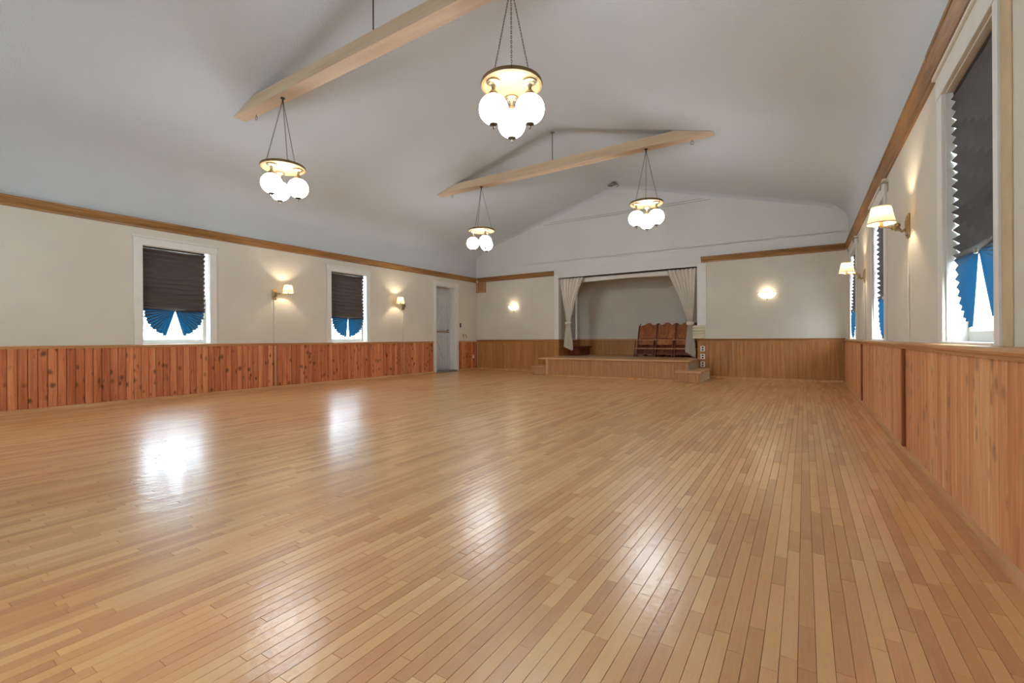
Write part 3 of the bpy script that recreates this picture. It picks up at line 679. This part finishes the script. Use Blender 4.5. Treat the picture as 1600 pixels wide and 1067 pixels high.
# ------------------------------------------------------------------ ganged folding theatre seats, leaning on the stage
def seat_row(x0, y, units, label):
    W_ = .565; root = thing('folding_seat_row', (x0+units*W_/2, y, DECK), label, 'seats', 'folded theatre seat rows')
    H_ = 1.06; ln = .40                                            # height and lean of the backs
    def P(x, d, h): return (x, y+ln*h/H_+d, DECK+h)                # point on the leaning plane
    def slab(m, xa, xb, h0, h1, d0, d1):
        vs = [P(xa, d0, h0), P(xb, d0, h0), P(xb, d1, h0), P(xa, d1, h0), P(xa, d0, h1), P(xb, d0, h1), P(xb, d1, h1), P(xa, d1, h1)]
        return m.add(vs, [(3, 2, 1, 0), (4, 5, 6, 7), (0, 1, 5, 4), (1, 2, 6, 5), (2, 3, 7, 6), (3, 0, 4, 7)])
    for k in range(units+1):
        x = x0+k*W_
        slab(MB(), x-.022, x+.022, 0, .98 if k in (0, units) else 1.02, -.03, .03).build('end_post', M['seatdark'], root)
        m = MB(); slab(m, x-.05, x-.02, 0, .5, -.16, -.12); slab(m, x+.02, x+.05, 0, .5, -.16, -.12); m.build('leg', M['seatdark'], root)
        MB().add([P(x-.02, -.14, .02), P(x+.02, -.14, .02), P(x+.02, .05, .42), P(x-.02, .05, .42), P(x-.02, -.10, .02), P(x+.02, -.10, .02), P(x+.02, .09, .42), P(x-.02, .09, .42)],
                 [(0, 1, 2, 3), (7, 6, 5, 4), (0, 3, 7, 4), (1, 5, 6, 2), (0, 4, 5, 1), (3, 2, 6, 7)]).build('brace', M['seatdark'], root)
    for k in range(units):
        xa, xb = x0+k*W_+.024, x0+(k+1)*W_-.024; n = 14
        # curved back panel with a scrolled crest
        m = MB(); tops = []
        for i in range(n+1):
            u = i/n; crest = 1.0+.055*math.exp(-((u-.5)/.17)**2)+.02*math.cos((u-.5)*2*math.pi)-.02
            bow = .035*math.sin(math.pi*u)
            for h in (.52, .76, crest):
                m.v.append(P(xa+(xb-xa)*u, bow-.012+(.015 if h == .76 else 0), h))
            for h in (.52, .76, crest):
                m.v.append(P(xa+(xb-xa)*u, bow+.008+(.015 if h == .76 else 0), h))
        for i in range(n):
            b, c = i*6, (i+1)*6
            m.f += [(b, c, c+1, b+1), (b+1, c+1, c+2, b+2), (b+3, b+4, c+4, c+3), (b+4, b+5, c+5, c+4), (b+2, c+2, c+5, b+5), (b, b+3, c+3, c)]
        m.f += [(0, 1, 4, 3), (1, 2, 5, 4), (n*6, n*6+3, n*6+4, n*6+1), (n*6+1, n*6+4, n*6+5, n*6+2)]
        m.build('backrest', M['seat'], root, 40)
        s = MB(); slab(s, xa+.012, xb-.012, .36, .50, -.085, -.055); s.build('seat', M['seat'], root)
        slab(MB(), xa, xb, .06, .50, .012, .028).build('under_panel', M['seatdark'], root)
        MB().lathe([(.001, 0), (.02, .005), (.022, .02), (.012, .04), (.001, .05)], P(xa, 0, .985), 8).build('finial', M['seatdark'], root, 50)
    xa, xb = x0-.03, x0+units*W_+.03
    for nm, h0, h1, d0, d1, mt in (('seat_rail', .50, .53, -.10, -.05, 'deck'), ('front_rail', .235, .265, -.17, -.13, 'oak'), ('bottom_rail', .07, .095, -.165, -.13, 'seatdark'), ('back_rail', .52, .56, .0, .03, 'seatdark')):
        slab(MB(), xa, xb, h0, h1, d0, d1).build(nm, {'deck': M['stagepanel'], 'oak': M['stagepanel'], 'seatdark': M['seatdark']}[mt], root)
    return root
seat_row(-4.42, 14.12, 4, 'front row of joined mahogany folding seats with scrolled backs on stage')
seat_row(-4.30, 14.75, 4, 'rear row of joined mahogany folding seats stacked behind the front one')

# ------------------------------------------------------------------ beams and rods
BZ0, BZ1 = 4.855, 5.035
def beam(y0, y1, label):
    d0, d1 = (RZ-BZ0)/SLOPE, (RZ-BZ1)/SLOPE
    t = thing('tie_beam', (RX, (y0+y1)/2, BZ0), label, 'beam', 'cream tie beams')
    MB().prism([(RX-d0+.02, BZ0), (RX+d0-.02, BZ0), (RX+d1-.02, BZ1), (RX-d1+.02, BZ1)], 'y', y0, y1).build('timber', M['beam'], t)
    yc = (y0+y1)/2
    MB().tube([(RX, yc, BZ1-.01), (RX, yc, RZ-.05)], .009, 6).build('hanger_rod', M['chain'], t, 60)
    MB().lathe([(.001, 0), (.05, 0), (.05, .012), (.001, .012)], (RX, yc, RZ-.075), 12).build('rod_plate', M['iron'], t, 40)
    for s in (-1, 1):
        x = RX+s*(d0-.42); m = MB(); m.tube([(x, yc+.06, BZ0), (x, yc+.06, BZ0-.035)], .006, 6)
        m.tube([(x+.03*math.cos(a*.6), yc+.06, BZ0-.06+.03*math.sin(a*.6)) for a in range(11)], .005, 5)
        m.build('ring_hook', M['iron'], t, 60)
    return t
beam(3.95, 4.17, 'cream tie beam nearest the camera, running off the top edge')
beam(8.98, 9.20, 'cream tie beam farther away, with both pointed ends in view')
# plaster scar and hook at the ridge by the gable
t = thing('ridge_hook', (RX, YB-.5, RZ-.06), 'grey hook ring with loose wire at the ridge near gable', 'hook')
m = MB()
for k in range(3): m.tube([(RX-.02+(.10+.03*k)*math.cos(a*.5+k), YB-.45+(.10+.02*k)*math.sin(a*.5+k), RZ-.09-.02*k-.004*a) for a in range(12)], .010, 5)
m.build('wire_loop', M['iron'], t, 60)
MB().lathe([(.001, 0), (.07, .0), (.07, .02), (.001, .02)], (RX, YB-.45, RZ-.085), 12).build('hook_plate', M['iron'], t, 40)
# tie wires along the gable
for z, lb in ((4.93, 'upper thin wire stretched across the gable below the ridge'), (4.87, 'lower thin wire stretched across the gable below the ridge')):
    w = (RZ-.17-z)/SLOPE
    tag(MB().tube([(RX-w+.1, YB-.05, z), (RX, YB-.05, z-.01), (RX+w-.1, YB-.05, z)], .004, 5).build('tie_wire', M['iron'], None, 60), lb, 'wire', 'gable wires')

# ------------------------------------------------------------------ pendants
def pendant():
    root = thing('pendant_light', (0, 0, 0), 'x', 'lamp', 'three-globe pendant lights')
    zd = -1.105                                                       # disc underside level below the beam
    m = MB(); m.lathe([(.001, 0), (.035, 0), (.035, -.012), (.012, -.02), (.012, -.07), (.001, -.07)], (0, 0, 0), 12); m.build('ceiling_hook', M['chain'], root, 40)
    rd = .325
    m = MB(); m.lathe([(.001, zd+.055), (rd-.03, zd+.055), (rd-.005, zd+.045), (rd, zd+.025), (rd-.006, zd+.008), (rd-.03, zd), (rd-.05, zd+.006), (.001, zd+.006)], (0, 0, 0), 48)
    dsc = m.build('wood_disc', M['disc'], root, 35)
    MB().box(-.003, .003, -rd-.001, -rd+.04, zd+.006, zd+.055).build('joint_line', M['dark'], dsc)
    rg, rgl = .215, .151
    for k in range(3):
        a = rad(90+120*k); gx, gy = rg*math.cos(a), rg*math.sin(a)
        # chain of links up to the hook
        ca = a+rad(60); p0 = Vector((.26*math.cos(ca), .26*math.sin(ca), zd+.055)); p1 = Vector((.008*math.cos(ca), .008*math.sin(ca), -.06)); m = MB()
        dv = (p1-p0); L = dv.length; dv.normalize(); nl = 34; ll = L/nl
        s1 = dv.cross(Vector((-math.sin(ca), math.cos(ca), 0))).normalized(); s2 = dv.cross(s1)
        for i in range(nl):
            c = p0+dv*(i+.5)*ll; sd = s1 if i % 2 else s2
            m.tube([c+dv*ll*.62*math.sin(t*math.pi/4)+sd*.0075*math.cos(t*math.pi/4) for t in range(9)], .0024, 4, False)
        m.build('chain', M['chain'], root, 60)
        # fitter: flared brass canopy, stem and collar
        m = MB(); m.lathe([(.001, zd+.007), (.072, zd+.005), (.074, zd-.012), (.058, zd-.022), (.052, zd-.030), (.030, zd-.036), (.020, zd-.06), (.020, zd-.085), (.034, zd-.10), (.055, zd-.125), (.062, zd-.15), (.060, zd-.17), (.001, zd-.165)], (gx, gy, 0), 20)
        m.build('fitter', M['brass'], root, 35)
        zg = zd-.15-rgl+.015
        g = MB().sphere((gx, gy, zg), rgl, 32, 20).build('globe', M['globe'], root, 80)
        MB().lathe([(.001, zg-rgl+.008), (.044, zg-rgl+.010), (.046, zg-rgl-.004), (.026, zg-rgl-.014), (.010, zg-rgl-.02), (.007, zg-rgl-.035), (.011, zg-rgl-.043), (.001, zg-rgl-.056)], (gx, gy, 0), 14).build('finial', M['pewter'], g, 40)
    return root
PL = [(-6.79, 4.06, -13, 'three-globe pendant hanging left from the near beam'), (-2.585, 4.06, 0, 'largest three-globe pendant, top centre of the picture'),
      (-6.69, 9.09, 35, 'smallest three-globe pendant, under left end of far beam'), (-2.63, 9.09, 2, 'three-globe pendant hanging right from the far beam')]
p0 = pendant()
for i, (x, y, off, lb) in enumerate(PL):
    o = p0 if i == 0 else copy_tree(p0)
    # globe k=0 sits at +90 deg locally: turn it away from the camera, then by the offset seen in the photo
    o.location = (x, y, BZ0); o.rotation_euler = (0, 0, math.atan2(y, x)-rad(90)-rad(off)); o['label'] = lb

# ------------------------------------------------------------------ swing-arm sconces
def point(loc, w, r, parent, col=(1, .83, .58)):
    l = bpy.data.lights.new('bulb_light', 'POINT'); l.energy = w; l.shadow_soft_size = r; l.color = col
    o = bpy.data.objects.new('bulb_light', l); C.objects.link(o); o.parent = parent; o.location = Vector(loc)-ORG[parent.name]
def sconce(X, y, z, s, sx, sy, sz, label):
    """plate on the wall face X at (y, z); shade centre at (sx, sy, sz); s = direction into the room"""
    t = thing('wall_sconce', (X, y, z-.12), label, 'sconce', 'swing-arm wall sconces')
    m = MB(); m.bbox(X, X+s*.012, y-.055, y+.055, z-.12, z+.12, .004); m.bbox(X+s*.010, X+s*.024, y-.040, y+.040, z-.10, z+.10, .005); m.bbox(X+s*.022, X+s*.032, y-.022, y+.022, z-.06, z+.06, .004)
    m.build('back_plate', M['brass'], t)
    k = Vector((X+s*.09, y, z+.015)); zb = sz-.115; el = Vector((X+s*.13, y+.25*(sy-y), zb))
    m = MB(); m.tube([(X+s*.03, y, z-.03), (X+s*.055, y, z-.05), (X+s*.08, y, z-.02), k, (el.x, el.y, el.z)], [.013, .014, .013, .014, .012], 8); m.sphere(k, .026, 10, 8); m.sphere(el, .022, 10, 8)
    m.lathe([(.001, -.03), (.02, -.026), (.024, -.012), (.012, 0), (.001, .004)], (k.x, k.y, k.z-.03), 10)
    m.build('knuckle', M['brass'], t, 50)
    e = Vector((sx, sy, zb)); v = (e-el).normalized()
    m = MB(); m.tube([el, e+v*.04], .0085, 8); m.tube([e+Vector((0, 0, -.012)), e+Vector((0, 0, .06))], [.014, .018], 10); m.build('swing_arm', M['brass'], t, 50)
    h, rb, rt_ = .17, .115, .078; n = 96; m = MB(); z0 = sz-h/2
    for (r, zz) in ((rb, z0), (rb*.5+rt_*.5-.002, z0+h*.5), (rt_, z0+h)):
        for i in range(n):
            a = 2*math.pi*i/n; q = r+(.0022 if i % 2 else -.0022); m.v.append((sx+q*math.cos(a), sy+q*math.sin(a), zz))
    for j in range(2): m.f += [(j*n+i, j*n+(i+1) % n, (j+1)*n+(i+1) % n, (j+1)*n+i) for i in range(n)]
    sh = m.build('lamp_shade', M['shade'], t)
    m = MB(); m.lathe([(rb+.002, z0-.004), (rb+.005, z0), (rb+.004, z0+.010), (rb-.001, z0+.010)], (sx, sy, 0), 40); m.build('shade_trim', M['ivory'], sh, 60); m = MB(); m.lathe([(rt_, z0+h-.006), (rt_+.004, z0+h-.004), (rt_+.002, z0+h+.003)], (sx, sy, 0), 40)
    m.build('shade_trim', M['ivory'], sh, 60)
    MB().lathe([(.012, zb+.05), (.014, zb+.065), (.019, zb+.08), (.018, zb+.095), (.010, zb+.108), (.001, zb+.112)], (sx, sy, 0), 12).build('bulb', M['bulb'], t, 60)
    point((sx, sy, sz+.022), SHADE_W, .018, t)
sconce(XL, 5.83, 2.14, 1, -9.90, 6.02, 2.27, 'brass swing-arm sconce between the two left wall windows')
sconce(XL, 9.78, 2.11, 1, -9.90, 9.46, 2.25, 'brass swing-arm sconce between left window and the plank door')
sconce(XR, 6.08, 2.225, -1, .66, 5.90, 2.325, 'largest brass sconce, on right wall nearest the camera')
sconce(XR, 10.03, 2.165, -1, .64, 10.04, 2.33, 'smaller brass sconce on the right wall near the back corner')
# cord covers below them
def cover(X, s, y, z0, z1, zc_, label, lower=True, xl=0.):
    t = thing('cord_cover', (X, y, z0), label, 'cord cover', 'cord covers under the sconces')
    MB().bbox(X, X+s*.018, y-.016, y+.016, zc_, z1, .004).build('upper_channel', M['reveal'] if lower else M['white'], t)
    if lower: MB().bbox(X+s*.024, X+s*.042, y-.018, y+.018, z0, zc_-.052, .004).build('lower_channel', M['oakz'], t)
cover(XL, 1, 5.83, .06, 2.02, CAPL, 'pale cord cover from left wall sconce to the floor')
cover(XL, 1, 9.78, .06, 1.99, CAPL, 'pale cord cover beneath the sconce nearest the plank door')
for y, z1, lb in ((6.07, 1.86, 'cream twin cord running down from the near right sconce'), (10.03, 2.04, 'cream cord running down from the far right sconce')):
    m = MB(); m.tube([(XR-.006, y+.018, CAPR), (XR-.008, y+.022, 1.3), (XR-.006, y+.006, z1-.05), (XR-.004, y, z1)], .0065, 6); m.tube([(XR-.006, y-.014, CAPR), (XR-.008, y-.010, 1.3), (XR-.006, y-.002, z1-.05), (XR-.004, y, z1)], .0065, 6)
    tag(m.build('lamp_cord', M['white'], None, 60), lb, 'cord', 'lamp cords')
for y, lb in ((5.65, 'brown upright batten on the right wainscot nearest the camera'), (9.37, 'brown upright batten on the right wainscot near the far corner')):
    tag(MB().bbox(.774, .799, y-.03, y+.03, .064, CAPR-.062, .004).build('batten', M['brownstrip']), lb, 'batten', 'right wainscot battens')

# bowl sconces on the back wall
def bowl(x, z, label):
    t = thing('bowl_sconce', (x, YB, z-.13), label, 'sconce', 'bowl sconces on the back wall')
    m = MB(); n = 20; mm = 8; R_ = .20
    for j in range(mm+1):
        ph = math.pi/2*j/mm
        for i in range(n+1):
            a = math.pi*i/n; r = R_*math.cos(ph)
            m.v.append((x+r*math.cos(a), YB-.015-r*.8*math.sin(a), z+.04-.15*math.sin(ph)))
    for j in range(mm): m.f += [(j*(n+1)+i, j*(n+1)+i+1, (j+1)*(n+1)+i+1, (j+1)*(n+1)+i) for i in range(n)]
    g = m.build('glass_bowl', M['bowl'], t, 80)
    m = MB(); m.tube([(x+(R_+.008)*math.cos(math.pi*i/20), YB-.015-(R_+.008)*.8*math.sin(math.pi*i/20), z+.045) for i in range(21)], .008, 6)
    for a in (math.pi/2,):
        m.tube([(x+(R_+.006)*math.cos(math.pi/2*j/8)*math.cos(a), YB-.017-(R_+.006)*.8*math.cos(math.pi/2*j/8)*math.sin(a), z+.04-.157*math.sin(math.pi/2*j/8)) for j in range(9)], .006, 6)
    m.build('rim', M['brass'], t, 60)
    m = MB(); m.lathe([(.001, -.05), (.010, -.045), (.014, -.03), (.007, -.02), (.02, -.005), (.001, 0)], (x, YB-.04, z-.105), 12); m.build('finial', M['brass'], t, 50)
    MB().bbox(x-.06, x+.06, YB-.016, YB-.002, z-.10, z+.06, .004).build('back_plate', M['brass'], t)
    point((x, YB-.10, z+.09), SHADE_W*.10, .03, t)
bowl(-8.52, 2.20, 'lit glass bowl sconce on back wall left of the stage')
bowl(-.80, 2.205, 'lit glass bowl sconce on back wall right of the stage')

# ------------------------------------------------------------------ survey units to metres
done = set()
for o in list(bpy.data.objects):
    if o.type == 'MESH' and o.data.name not in done:
        done.add(o.data.name); o.data.transform(Matrix.Scale(S, 4))
    if o.type == 'LIGHT' and o.data.name not in done:
        done.add(o.data.name); o.data.energy *= S*S; o.data.shadow_soft_size *= S
    o.location = o.location*S
